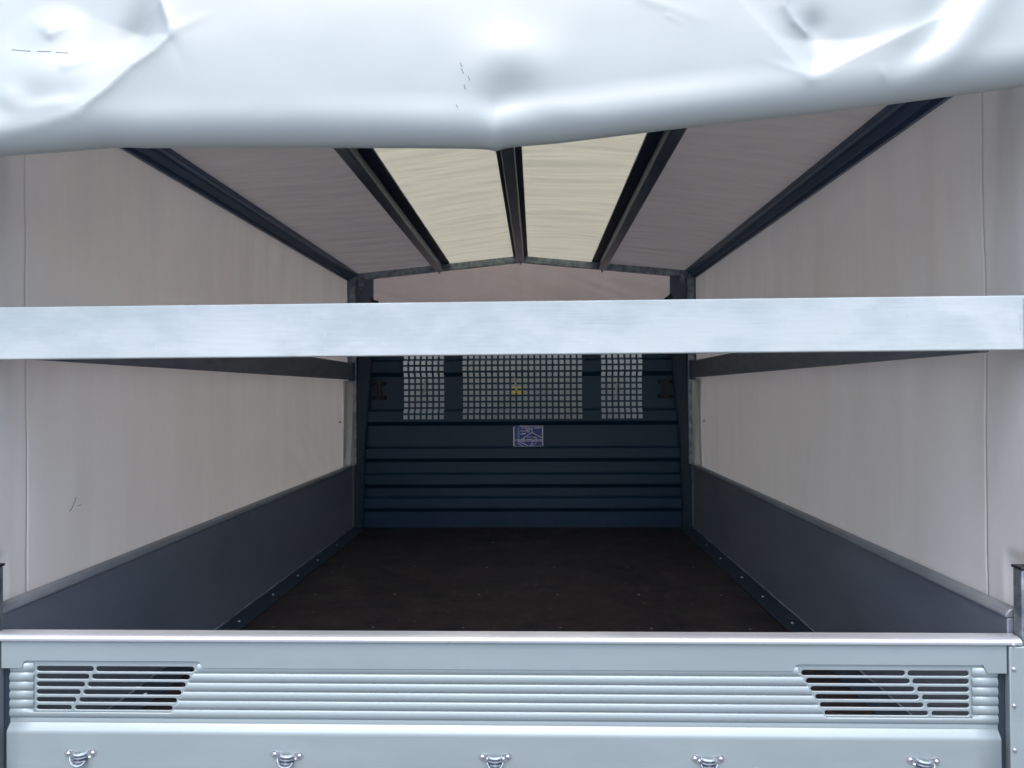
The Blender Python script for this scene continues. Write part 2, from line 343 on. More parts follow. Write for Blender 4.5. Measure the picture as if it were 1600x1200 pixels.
half = lin(0.600, 0.680, 28)
xs = [-1.009, -0.9585] + [-x for x in half[::-1]] + half + [0.9585, 1.009]
bm = bmesh.new()
zopen = Z(-0.6585)
def rp(x, i):
    y, z = prof[int(i)]
    return (x, y, z)
V = [[bm.verts.new(rp(x, i)) for i in range(len(prof))] for x in xs]
for i in range(len(xs)-1):
    for j in range(len(prof)-1):
        zm = (prof[j][1]+prof[j+1][1])/2; xm = abs((xs[i]+xs[i+1])/2)
        if zm > zopen and slant(zm, -0.003) < xm < 0.9584: continue
        bm.faces.new((V[i][j], V[i+1][j], V[i+1][j+1], V[i][j+1]))
rb = obj('ribbed_panel', bm, 'alu', tg, smooth=32)
solid(rb, 0.002, -1)
# vent plates: slotted aluminium, cut as a curve with holes
def vent(outline, rows, name='vent_plate'):
    cu = bpy.data.curves.new(name, 'CURVE'); cu.dimensions = '2D'; cu.fill_mode = 'BOTH'
    def poly(pts):
        sp = cu.splines.new('POLY'); sp.points.add(len(pts)-1)
        for p, q in zip(sp.points, pts): p.co = (q[0], q[1], 0, 1)
        sp.use_cyclic_u = True
    poly(outline)
    for (za, zb_, segs) in rows:
        r = (za-zb_)/2; zc_ = (za+zb_)/2
        for (a, b) in segs:
            pts = [(b-r+r*math.cos(t), zc_+r*math.sin(t)) for t in lin(-math.pi/2, math.pi/2, 8)] + [(a+r+r*math.cos(t), zc_+r*math.sin(t)) for t in lin(math.pi/2, 3*math.pi/2, 8)]
            poly(pts)
    cu.extrude = 0.0003; cu.bevel_depth = 0.0016; cu.bevel_resolution = 2; cu.offset = -0.0016
    o = bpy.data.objects.new('tmp', cu); COL.objects.link(o)
    dg = bpy.context.evaluated_depsgraph_get(); dg.update()
    me = bpy.data.meshes.new_from_object(o.evaluated_get(dg))
    bpy.data.objects.remove(o)
    b = bmesh.new(); b.from_mesh(me); bpy.data.meshes.remove(me)
    for v in b.verts:
        x, z, y = v.co; v.co = (x, YF+0.0052+y, z)
    return obj(name, b, 'alu', tg, smooth=45)
def lr(a, b, i): return a+(b-a)*i/5
rowsR = []
for i in range(6):
    zc_ = Z(ZR0-RP*i); h = 0.0053-0.00015*i
    rowsR.append((zc_+h, zc_-h, [(lr(SL0, SL5, i), lr(0.8275, 0.872, i)), (lr(0.833, 0.8795, i), 0.9535)]))
rowsL = [(a, b, [(-q[1], -q[0]) for q in sg[::-1]]) for a, b, sg in rowsR]
za_, zz_ = zn+0.004, Z(-0.6605)
outl = [(slant(zz_, -0.007), zz_), (0.9625, zz_), (0.9625, Z(-0.5700)), (0.983, Z(-0.5700)), (0.983, za_), (SL0-0.018, za_), (SL0-0.018, Z(-0.5670)), (slant(Z(-0.568), -0.007), Z(-0.568))]
vent([(-x, z) for x, z in outl[::-1]], rowsL)
vent(outl, rowsR)
def X(px): return (px-784.5)/S
# rope hooks
def hook_bm(tilt=0.0, ring=0.0):
    b = bmesh.new()
    for s in (-1, 1):
        pts = []
        for t in lin(0, 2*math.pi, 15)[:-1]: pts.append((s*0.0245+0.0085*math.cos(t)*1.15, 0.0075*math.sin(t)+0.004))
        prism(b, pts, -0.0025, 0.0, 'y')
        prism(b, [(s*0.012, -0.007), (s*0.026, -0.003), (s*0.026, 0.0115), (s*0.014, 0.009)], -0.0035, -0.0002, 'y')
        dome(b, (s*0.0255, -0.0025, 0.004), (0, -1, 0), 0.0050, 0.0035, 12, 2)
        dome(b, (s*0.0255, -0.0061, 0.004), (0, -1, 0), 0.0018, 0.0004, 8, 1)
    # cup between the ears
    for zz, rr in ((0.005, 0.0125), (-0.002, 0.0135), (-0.009, 0.012)):
        tube(b, [(rr*math.cos(t), -0.002-0.011*math.sin(t), zz) for t in lin(0.0, math.pi, 12)], 0.0032, 8, 1 if zz < 0 else 0)
    cyl(b, (0, -0.001, -0.003), (0, -0.012, -0.003), 0.0055, 10, mi=1)
    dome(b, (0, -0.012, -0.003), (0, -1, 0), 0.0042, 0.003, 10, 0)
    # hanging D ring
    R = Matrix.Rotation(ring, 3, 'Y')
    pts = [R @ Vector((0.0155*math.cos(t), -0.012-0.004*math.sin(-t), 0.0125*math.sin(t)-0.003)) for t in lin(-math.pi*1.02, 0.02*math.pi, 16)]
    tube(b, pts, 0.0021, 8, 2)
    return b
proto = None
hz = Z(-0.7440)
for i, (x, tl) in enumerate(((-0.853, 0.30), (-0.424, 0.22), (0.002, 0.0), (0.430, -0.03), (0.856, -0.35))):
    b = hook_bm(0, tl)
    bmesh.ops.rotate(b, verts=b.verts, matrix=Matrix.Rotation(random.uniform(-.06, .06), 3, 'Y'))
    bmesh.ops.translate(b, verts=b.verts, vec=(x, YF-0.0062, hz))
    h = obj('rope_hook', b, ['zinc', 'zinc_dark', 'zinc'], tg, smooth=40, origin=(x, YF-0.0062, hz))
# rubbed marks on the lower panel
for (cx, n_, sx) in ((908, 16, 22), (1190, 14, 34), (1150, 6, 10)):
    bm = bmesh.new()
    for k in range(n_):
        a = X(cx+random.uniform(-sx, sx)); z = zp(1183+random.uniform(-6, 8)); l = random.uniform(.003, .011)
        strokes(bm, lambda u, v: (u, v), [(a, z, a+l*random.uniform(-.2, .7), z+l, 0.0009)], YF-0.00635)
    obj('scuff_mark', bm, 'scuff', tg)

# corner pillars at the rear, riveted
for s in (-1, 1):
    bm = bmesh.new()
    xa, xb = (1.0295, 1.15) if s > 0 else (-1.15, -1.0295)
    box(bm, xa, xb, YF-0.004, YF+0.03, Z(-1.15), zc-0.017)
    cp = obj('corner_pillar', bm, 'alu', truck, bevel=0.002)
    bm = bmesh.new()
    for rz in (-0.511, -0.559, -0.632, -0.72, -0.80):
        xx = (s*1.0375)
        b2 = bmesh.new(); dome(b2, (xx, YF-0.004, Z(rz)), (0, -1, 0), 0.0045, 0.003); obj('rivet', b2, 'zinc', cp, smooth=60)
    bm.free()
    # dark strip standing in for shade in the gap beside the tailgate
    bm = bmesh.new(); box(bm, min(s*0.99, s*1.029), max(s*0.99, s*1.029), YF+0.012, YF+0.028, Z(-1.0), zc-0.05)
    obj('gap_shade_strip', bm, 'floor_rail', truck)
    # galvanised stake with a black cap
    bm = bmesh.new()
    xa, xb = (1.0590, 1.108) if s > 0 else (-1.094, -1.0440)
    box(bm, xa, xb, 1.572, 1.602, zc-0.0165, Z(-0.3640))
    sk = obj('stake_post', bm, 'galv', truck, bevel=0.003)
    bm = bmesh.new(); box(bm, xa-0.002, xb+0.002, 1.570, 1.604, Z(-0.3635), Z(-0.358)); obj('end_cap', bm, 'black', sk, bevel=0.001)

# ---------------- bulkhead
bk = empty('bulkhead', (0, YB-3.2, Z(ZF))); bk.parent = truck
SB = 252.5
def zb_(py): return Z(-(py-612.0)/SB)
def xb_(px): return (px-815.5)*0.003984
# bands near the camera
near = [(zb_(562.5), zb_(585)), (zb_(641), zb_(662)), (zb_(699.5), zb_(719.4)), (zb_(740.7), zb_(760)), (zb_(777.5), zb_(797.4))]
topz = Z(0.44)
stops = [(topz, 0)]
for a, b in near: stops += [(a+0.007, 0), (a-0.007, 1), (b+0.0155, 1), (b-0.0115, 0)]
stops += [(Z(ZF)+0.0, 0)]
def ydep(z):
    for (z1, d1), (z2, d2) in zip(stops, stops[1:]):
        if z1 >= z >= z2: return YB - 0.028*(d1+(d2-d1)*(z1-z)/max(1e-9, z1-z2))
    return YB
# columns: holes of the three mesh windows
P = 0.03757; H = 0.0255
wins = []
for (pxa, n_) in ((631.5, 7), (724.3, 20), (939.8, 7)): wins.append((xb_(pxa), n_))
xcuts = {-1.03, 1.03}; hx = []
for xa, n_ in wins:
    for k in range(n_):
        xcuts |= {round(xa+k*P, 5), round(xa+k*P+H, 5)}; hx.append((xa+k*P, xa+k*P+H))
zrow0 = zb_(654.5); hzs = []; zcuts = set()
for k in range(24):
    a = zrow0+k*P; 
    if a+H > Z(0.41): break
    hzs.append((a, a+H)); zcuts |= {round(a, 5), round(a+H, 5)}
for z, d in stops: zcuts.add(round(z, 5))
zc2 = sorted(zcuts); zc2 = [z for i, z in enumerate(zc2) if i == 0 or z-zc2[i-1] > 1e-4]
xc2 = sorted(xcuts)
def hole(x, z): return any(a-1e-4 < x < b+1e-4 for a, b in hx) and any(a-1e-4 < z < b+1e-4 for a, b in hzs)
bm = bmesh.new(); grid(bm, lambda x, z: (x, ydep(z), z), xc2, zc2, skip=hole)
bp = obj('corrugated_panel', bm, 'steel', bk); solid(bp, 0.003, 0)
# tapered side frames and their lips
for s in (-1, 1):
    bm = bmesh.new()
    q = [(s*1.040, Z(ZF)), (s*0.984, Z(ZF)), (s*0.968, Z(-0.30)), (s*0.915, Z(0.30)), (s*0.905, Z(0.44)), (s*0.985, Z(0.44)), (s*1.035, Z(0.0))]
    prism(bm, q, YB-0.052, YB-0.030, 'y'); obj('side_frame', bm, 'steel_web', bk, bevel=0.003)
    bm = bmesh.new(); prism(bm, [(s*1.000, Z(ZF)), (s*0.990, Z(ZF)), (s*0.975, Z(-0.30)), (s*0.925, Z(0.28)), (s*0.935, Z(0.28)), (s*0.986, Z(-0.30))], YB-0.064, YB-0.0525, 'y')
    obj('edge_lip', bm, 'steel', bk)
    # tie-down bracket: upright bar on an H-shaped foot pair
    bm = bmesh.new(); cx = s*0.890; zc_ = Z(0.012)
    for dz in (-0.045, 0.045):
        cyl(bm, (cx-0.040, YB-0.010, zc_+dz), (cx+0.040, YB-0.010, zc_+dz), 0.007, 8)
        for dx in (-0.036, 0.036): dome(bm, (cx+dx, YB-0.004, zc_+dz), (0, -1, 0), 0.013, 0.012)
    box(bm, cx-0.016, cx+0.016, YB-0.024, YB-0.004, zc_-0.058, zc_+0.058)
    box(bm, cx-0.009, cx-0.003, YB-0.034, YB-0.022, zc_-0.040, zc_+0.040)
    obj('tie_bracket', bm, 'black', bk, bevel=0.002)
    # black latch on the top corner
    bm = bmesh.new(); cx = s*0.905
    prism(bm, [(cx-0.026, Z(0.40)), (cx+0.026, Z(0.40)), (cx+0.026, Z(0.565)), (cx+0.010*s+0.006, Z(0.572)), (cx-0.010, Z(0.590)), (cx-0.022, Z(0.586))] if s < 0 else
          [(cx-0.026, Z(0.40)), (cx+0.026, Z(0.40)), (cx+0.022, Z(0.592)), (cx+0.010, Z(0.596)), (cx-0.006, Z(0.578)), (cx-0.026, Z(0.568))], YB-0.075, YB-0.053, 'y')
    obj('latch', bm, 'black', bk, bevel=0.003)
bm = bmesh.new(); box(bm, -1.0, 1.0, YB-0.03, YB+0.02, Z(0.4405), Z(0.47)); obj('head_rail', bm, 'steel', bk, bevel=0.004)
scatter('bolt', lambda b: dome(b, (0, 0, 0), (0, -1, 0), 0.008, 0.005), 'steel_web', [(x, YB-0.001, Z(ZF)+0.035) for x in (-0.62, -0.2, -0.04, 0.3, 0.62)], bk)
# little hooks hanging in front of the mesh
for (px, py, tilt) in ((664, 603, 0.03), (807, 603, -0.12), (963, 611, 0.12)):
    cx, cz_ = xb_(px), zb_(py)
    b = bmesh.new()
    box(b, -0.006, 0.006, -0.004, 0.0, -0.03, 0.045)
    tube(b, [(0.010*math.cos(t), -0.004, -0.038+0.014*math.sin(t)) for t in lin(0, 2*math.pi, 15)[:-1]], 0.0035, 6, closed=True)
    dome(b, (0, -0.004, 0.03), (0, -1, 0), 0.008, 0.006)
    if abs(px-807) < 5: bmesh.ops.scale(b, verts=b.verts, vec=(1, 1, -1))
    bmesh.ops.rotate(b, verts=b.verts, matrix=Matrix.Rotation(tilt, 3, 'Y'))
    bmesh.ops.translate(b, verts=b.verts, vec=(cx, YB-0.006, cz_))
    obj('keeper_hook', b, 'brass', bk)
# blue information sticker with a white line diagram
sx0, sx1, sz0, sz1 = xb_(802.5), xb_(849.0), zb_(698.5), zb_(665.5)
yS = YB-0.0035
bm = bmesh.new(); box(bm, sx0, sx1, yS, YB-0.0015, sz0, sz1)
def PS(u, v): return (sx0+(sx1-sx0)*u, sz1-(sz1-sz0)*v)
L1 = [(0.02, 0.05, 0.02, 1.0, 0.0065), (0, 0.985, 1, 0.985, 0.005), (0.985, 0, 0.985, 1, 0.006), (0.2, 0.02, 1, 0.02, 0.004),
      (0.63, 0, 0.63, 0.32, 0.003), (0.63, 0.32, 0.26, 0.66, 0.003), (0.63, 0.32, 1.0, 0.62, 0.003),
      (0.05, 0.68, 1, 0.68, 0.003), (0.15, 0.74, 1, 0.74, 0.0022), (0.15, 0.72, 0.5, 0.96, 0.003), (0.15, 0.82, 0.32, 0.97, 0.003), (0.66, 0.78, 0.56, 0.97, 0.0035), (0.76, 0.82, 0.62, 0.97, 0.0025),
      (0.33, 0.74, 0.38, 0.56, 0.003), (0.75, 0.66, 0.80, 0.58, 0.0025), (0.70, 0.57, 0.80, 0.58, 0.0025), (0.76, 0.76, 0.80, 0.70, 0.0025)]
strokes(bm, PS, L1, yS-0.0006, 1)
T = []
for (u0, u1, v) in ((0.27, 0.57, 0.11), (0.43, 0.62, 0.17), (0.24, 0.40, 0.25), (0.41, 0.55, 0.24), (0.45, 0.57, 0.30), (0.22, 0.40, 0.40), (0.30, 0.42, 0.36), (0.45, 0.52, 0.54), (0.53, 0.60, 0.54), (0.45, 0.52, 0.665), (0.53, 0.62, 0.665), (0.70, 0.94, 0.11)):
    u = u0
    while u < u1:
        wd = random.uniform(.015, .035); T.append((u, v, min(u+wd, u1), v, 0.0040)); u += wd+0.008
strokes(bm, PS, T, yS-0.0009, 1)
strokes(bm, PS, [(0.175, 0.08, 0.175, 0.76, 0.011), (0.62, 0.56, 0.76, 0.56, 0.009), (0.60, 0.72, 0.74, 0.72, 0.009)], yS-0.0004, 2)
st = obj('information_sticker', bm, ['sticker', 'white_ink', 'pale_ink'], bk, label='blue sticker with a white outlined line drawing and small print')

# ---------------- the cab's rear wall, seen through the mesh
cab = empty('cab', (0, 5.12-3.2, Z(-0.9))); cab.parent = truck
bm = bmesh.new(); box(bm, -0.86, 0.86, 5.12, 6.5, Z(-0.95), Z(0.62)); obj('rear_wall', bm, 'cab', cab, bevel=0.05)
bm = bmesh.new(); box(bm, xb_(798), xb_(815), 5.1165, 5.119, zb_(619), zb_(604)); obj('label', bm, 'yellow', cab)

# ------------------------------------------------------------------ canopy frame
cf = empty('canopy_frame', (0, 3.2, Z(ZF)), 'steel frame of posts, gable bars and roof rails carrying the tarpaulin', 'canopy frame')
EV, RG = 0.730, 0.835        # undersides of the roof at eaves and ridge
YC = 4.735
for s in (-1, 1):
    bm = bmesh.new(); box(bm, min(s*1.018, s*1.046), max(s*1.018, s*1.046), YC-0.025, YC-0.0, Z(-0.446), Z(EV-0.012)); box(bm, min(s*1.0465, s*1.060), max(s*1.0465, s*1.060), YC-0.012, YC+0.0, Z(-0.446), Z(EV-0.012))
    obj('front_post', bm, 'galv', cf, bevel=0.002)
    bm = bmesh.new(); box(bm, min(s*1.125, s*1.165), max(s*1.125, s*1.165), 1.585, 1.625, Z(-0.90), Z(EV+0.02))
    obj('rear_post', bm, 'galv', cf, bevel=0.003)
    bm = bmesh.new(); box(bm, min(s*0.972, s*0.999), max(s*0.972, s*0.999), YC-0.035, YC-0.006, Z(0.655), Z(0.722)); cyl(bm, (s*0.990, YC-0.045, Z(0.643)), (s*0.990, YC-0.01, Z(0.643)), 0.006, 8)
    obj('corner_bracket', bm, 'galv', cf, bevel=0.002)
    # eaves rail, stepped section
    bm = bmesh.new()
    q = [(s*1.080, Z(0.692)), (s*1.064, Z(0.690)), (s*1.062, Z(0.704)), (s*1.049, Z(0.706)), (s*1.048, Z(0.701)), (s*1.026, Z(0.713)), (s*1.024, Z(0.719)), (s*1.006, Z(0.722)), (s*1.004, Z(0.738)), (s*1.080, Z(0.730))]
    prism(bm, q, 1.62, YC-0.002, 'y'); obj('eaves_rail', bm, 'eaves', cf, bevel=0.002)
def roof_z(x): return RG + (EV-RG)*abs(x)/1.05
for yy, y2 in ((YC-0.030, YC), (1.60, 1.64)):
    for s in (-1, 1):
        bm = bmesh.new()
        prism(bm, [(s*0.0, Z(RG)-0.042), (s*1.02, Z(roof_z(1.02))-0.041), (s*1.02, Z(roof_z(1.02))), (s*0.0, Z(RG))], yy, y2, 'y')
        obj('gable_bar', bm, 'galv', cf, bevel=0.003)
for x in (-0.5, 0.0, 0.5):
    zr = Z(roof_z(x))
    bm = bmesh.new(); box(bm, x-0.023, x+0.023, 1.645, YC-0.031, zr-0.045, zr-0.002)
    pu = obj('roof_rail', bm, 'dark_tube', cf, bevel=0.006)
    bm = bmesh.new(); a, b = (0.044, 0.046) if x == 0 else ((0.026, 0.062) if x < 0 else (0.062, 0.026))
    prism(bm, [(x-a, Z(roof_z(x-a))+0.001), (x+b, Z(roof_z(x+b))+0.001), (x+b, Z(roof_z(x+b))+0.009), (x, zr+0.010), (x-a, Z(roof_z(x-a))+0.009)] , 1.64, YC-0.002, 'y')
    obj('backing_strip', bm, 'dark_strap', pu)
    bm = bmesh.new(); dome(bm, (x, YC-0.0305, zr-0.046), (0, -1, 0), 0.009, 0.008); cyl(bm, (x, YC-0.028, zr-0.058), (x, YC-0.028, zr-0.040), 0.006, 8)
    obj('bolt', bm, 'zinc', pu)

# ------------------------------------------------------------------ aluminium crossbar, and side slats with shade in their colour
bm = bmesh.new()
# slightly bowed hollow board across the rear opening
zA, zB = Z(0.0745), Z(0.1825)
def plank_pt(x, q): 
    y, z = q; return (x, y, z)
q = [(1.5475, zA+0.0015), (1.549, zA), (1.5725, zA), (1.574, zA+0.0015), (1.574, zB-0.0015), (1.5725, zB), (1.549, zB), (1.5475, zB-0.0015)]
prism(bm, q, -1.13, 1.13, 'x')
cb = obj('crossbar', bm, 'plank'); cb.location = (0, 0, 0)
me = cb.data
for v_ in me.vertices: v_.co.z += 0.0023*v_.co.x
org = Vector((0, 1.56, zA)); me.transform(Matrix.Translation(-org)); cb.location = org
cb['label'] = 'wide pale scuffed aluminium board lying across the open rear of the truck'; cb['category'] = 'board'
cb.modifiers.new('bevel', 'BEVEL').width = 0.001
bm = bmesh.new()
box(bm, 1.0465, 1.0475, 1.5468, 1.5474, zA+0.040, zB-0.030)
eb = bmesh.new(); box(eb, 1.053, 1.14, 1.5445, 1.5474, zA+0.004, zB-0.004)
obj('end_sleeve', eb, 'plank', cb, bevel=0.001)
obj('scratch', bm, 'zinc', cb)
for s, side in ((-1, 'left'), (1, 'right')):
    bm = bmesh.new()
    prism(bm, [(s*1.030, Z(0.078)), (s*1.030, Z(0.180)), (s*1.052, Z(0.180)), (s*1.052, Z(0.078))], 1.66, YC-0.030, 'y')
    sl = obj('side_slat', bm, 'slat', None, bevel=0.002, origin=(s*1.04, 3.2, Z(0.078)))
    sl['label'] = 'aluminium slat, shade put into its dark grey, running front to back along the %s tarpaulin wall' % side; sl['category'] = 'slat'; sl['group'] = 'grey slats along the side walls'
    bm = bmesh.new(); box(bm, min(s*1.024, s*1.056), max(s*1.024, s*1.056), YC-0.072, YC-0.026, Z(0.072), Z(0.186))
    obj('end_bracket', bm, 'eaves', sl, bevel=0.002)

# ------------------------------------------------------------------ tarpaulin
tp = empty('tarpaulin', (0, 3.2, Z(-0.6)), 'white vinyl tarpaulin with its rear flap bundled up above the opening', 'tarpaulin')
XS = 1.088
for s in (-1, 1):
    sd_ = 3.7*s
    def fs(y, z, s=s, sd_=sd_):
        t = max(0, min(1, (z-Z(-0.45))/1.17))
        fold = 0.0125*t**1.3*nz(y*9+1.3*nz(z*1.5, y), z*1.1, sd_) + 0.010*nz(y*1.4, z*1.6, sd_+5)*math.sin(math.pi*t)
        fine = 0.0020*nz(y*26, z*5, sd_+9)*t + 0.0020*nz(y*5+z*3, z*7-y*2, sd_+19)
        # diagonal creases low in the front corner
        cr = 0.003*nz((y*0.8+z*1.1)*11, (y-z)*1.6, sd_)*max(0, 1-abs(y-4.0)/1.0)*(1-t)
        # bundled front edge
        e = max(0, (y-4.50)/0.22)
        bun = 0
        if e > 0 and z < Z(0.10) :
            k = min(1, (Z(0.10)-z)/0.1)
            bun = -0.030*e*k*(0.5+0.6*math.sin(e*7+2.2*(z-Z(-.4))*4)**2)
        return (s*(XS+fold+fine+cr+bun), y, z)
    bm = bmesh.new()
    zs = lin(Z(-0.62), Z(0.735), 110); ys = lin(1.739, 4.79, 330)
    grid(bm, fs, ys, zs)
    sh = obj('side_sheet', bm, 'side_vinyl', tp, smooth=180)
    solid(sh, 0.0012, 0)
    bm = bmesh.new(); grid(bm, lambda y, z, s=s: (s*(abs(fs(y, z)[0])+0.055*sm_((Z(-0.345)-z)/0.04)*sm_((1.68-y)/0.03)), y, z), lin(1.56, 1.739, 24), lin(Z(-0.62), Z(0.735), 80))
    hm = obj('hem', bm, 'side_vinyl', sh, smooth=180); solid(hm, 0.0012, 0)
    # pale twisted front edge beside the post
    bm = bmesh.new()
    def fe(u, z, s=s):
        k = (z-Z(-0.45))/0.53
        wv = 0.55+0.45*math.cos(k*2.6+0.4*s)
        x = 1.075-0.045*u*(0.7+0.3*wv)
        y = 4.60+0.115*u + 0.012*math.sin(u*7+k*4*s)*(0.4+u)
        return (s*(x+0.006*math.sin(u*9-k*3)), y, z)
    grid(bm, fe, lin(0, 1, 18), lin(Z(-0.448), Z(0.070), 40))
    fe_ = obj('folded_edge', bm, 'hem_vinyl', sh, smooth=180); solid(fe_, 0.0015, 0)
    scatter('eyelet', lambda b: dome(b, (0, 0, 0), (-s, 0, 0), 0.006, 0.004), 'zinc_dark', [(s*1.070, 4.50+0.022*k, Z(-0.175)) for k in (0, 1)], sh)
# pen mark on the left wall
for (a, b) in (((2.02, -0.29), (2.035, -0.272)), ((2.035, -0.272), (2.04, -0.262)), ((2.02, -0.29), (2.012, -0.293)), ((2.05, -0.285), (2.06, -0.284))):
    bm = bmesh.new(); tube(bm, [(-XS+0.0070, a[0]-.12, Z(a[1]-.0)), (-XS+0.0070, b[0]-.12, Z(b[1]))], 0.0009, 5); obj('pen_mark', bm, 'pen', tp)
# roof sheets
def fr_(x, y):
    base = Z(roof_z(x))+0.0125
    xr = abs(x); loc = (xr % 0.5)/0.5; 
    if xr > 1.0: loc = 0
    sag = math.sin(math.pi*min(1, loc))
    wob = 0.55*math.sin(x*3.1)+0.3*nz(x*2, y*1.5, 2)
    wr = 0.0065*nz(x*1.1, y*8+wob*1.4, 11)+0.0062*nz(x*2.2, y*19+wob*3, 4)+0.0020*nz(x*3, y*46+wob*5, 8)
    edge = 0.0050*nz(x*2, y*34, 15)*(1-sag)
    return (x, y, base + 0.010*sag*nz(x*2, y*1.2, 6) + wr*1.5*(0.5+0.7*sag) + edge + 0.004*sag)
ys = lin(1.60, 4.82, 520)
for (xa, xb2, mt, nm) in ((-1.10, -0.5, 'roof_vinyl', 'roof_sheet'), (-0.5, 0.5, 'skylight', 'skylight_sheet'), (0.5, 1.10, 'roof_vinyl', 'roof_sheet')):
    bm = bmesh.new(); grid(bm, fr_, lin(xa, xb2, 60 if nm != 'skylight_sheet' else 101), ys)
    o = obj(nm, bm, mt, tp, smooth=180); solid(o, 0.001, 0)
# front gable sheet
bm = bmesh.new()
grid(bm, lambda x, t: (x, 4.80+0.014*nz(x*2.5+t, t*2, 1)+0.005*nz((x*1.2+t*1.5)*8, t*2, 3), Z(0.02)+t*(Z(roof_z(x))+0.006-Z(0.02)) if False else Z(0.36)+t*(roof_z(x)+0.006-0.36)), lin(-1.094, 1.094, 160), lin(0, 1, 40))
o = obj('front_sheet', bm, 'front_vinyl', tp, smooth=180); solid(o, 0.0012, 0)
for s in (-1, 1):
    bm = bmesh.new(); grid(bm, lambda x, z: (x, 4.789+0.004*nz(x*9, z*4), z), lin(min(s*0.925, s*1.094), max(s*0.925, s*1.094), 12), lin(Z(0.36), Z(0.715), 20), skip=lambda x, z: z < Z(0.36) and abs(x) < 1.04)
    grid(bm, lambda x, z: (x, 4.789+0.004*nz(x*9, z*4), z), lin(min(s*1.03, s*1.094), max(s*1.03, s*1.094), 5), lin(Z(-0.50), Z(0.359), 20))
    h_ = obj('hem', bm, 'hem_grey', o, smooth=180); solid(h_, 0.0012, 0)

# ---------------- rear flap, bundled up: a heavy fold hanging over the opening
def lerp_tab(tab, x):
    if x <= tab[0][0]: return tab[0][1]
    for (a, va), (b, vb) in zip(tab, tab[1:]):
        if x <= b:
            t = (x-a)/(b-a); return va+(vb-va)*t
    return tab[-1][1]
# the flap's relief was sketched in a flat drawing frame (a along, b down); these turn it into metres
def to_x(a): return -0.870+a*0.0011278
def to_v(a, b): return 0.7093-2.42e-5*a-(0.001155-2.9e-8*a)*b
def to_ab(x, v):
    a = (x+0.870)/0.0011278
    return a, (0.7093-2.42e-5*a-v)/(0.001155-2.9e-8*a)
BT = [(-1.35, 0.418), (-0.8982, 0.4393), (-0.7777, 0.4457), (-0.69, 0.4518), (-0.66, 0.4522), (-0.6221, 0.4504), (-0.2317, 0.4444), (-0.068, 0.4410), (-0.012, 0.4392), (0.006, 0.4375), (0.0191, 0.4345), (0.032, 0.4390), (0.0481, 0.4415), (0.1292, 0.4469), (0.3362, 0.4691), (0.6208, 0.4954), (0.9578, 0.5353), (1.35, 0.585)]
def seg_d(px, py, pl):
    """signed distance (px) to a polyline; positive on its left when walking it"""
    best = 1e9; sg = 1
    for (ax, ay), (bx, by) in zip(pl, pl[1:]):
        dx, dy = bx-ax, by-ay; L2 = dx*dx+dy*dy; t = max(0, min(1, ((px-ax)*dx+(py-ay)*dy)/L2))
        qx, qy = ax+t*dx, ay+t*dy; d = math.hypot(px-qx, py-qy)
        if d < best: best = d; sg = 1 if dx*(py-ay)-dy*(px-ax) > 0 else -1
    return best, sg
RA = [(-300, 290), (-60, 232), (0, 214), (60, 200), (130, 178), (180, 140), (215, 106), (252, 80), (275, 55), (272, 35), (258, 0), (250, -60), (250, -200)]
def g2(px, py, cx, cy_, sx, sy, rot=0):
    dx, dy = px-cx, py-cy_; c, s = math.cos(rot), math.sin(rot); a = (dx*c+dy*s)/sx; b = (-dx*s+dy*c)/sy
    return math.exp(-(a*a+b*b)/2)
def sm(t): t = max(0, min(1, t)); return t*t*(3-2*t)
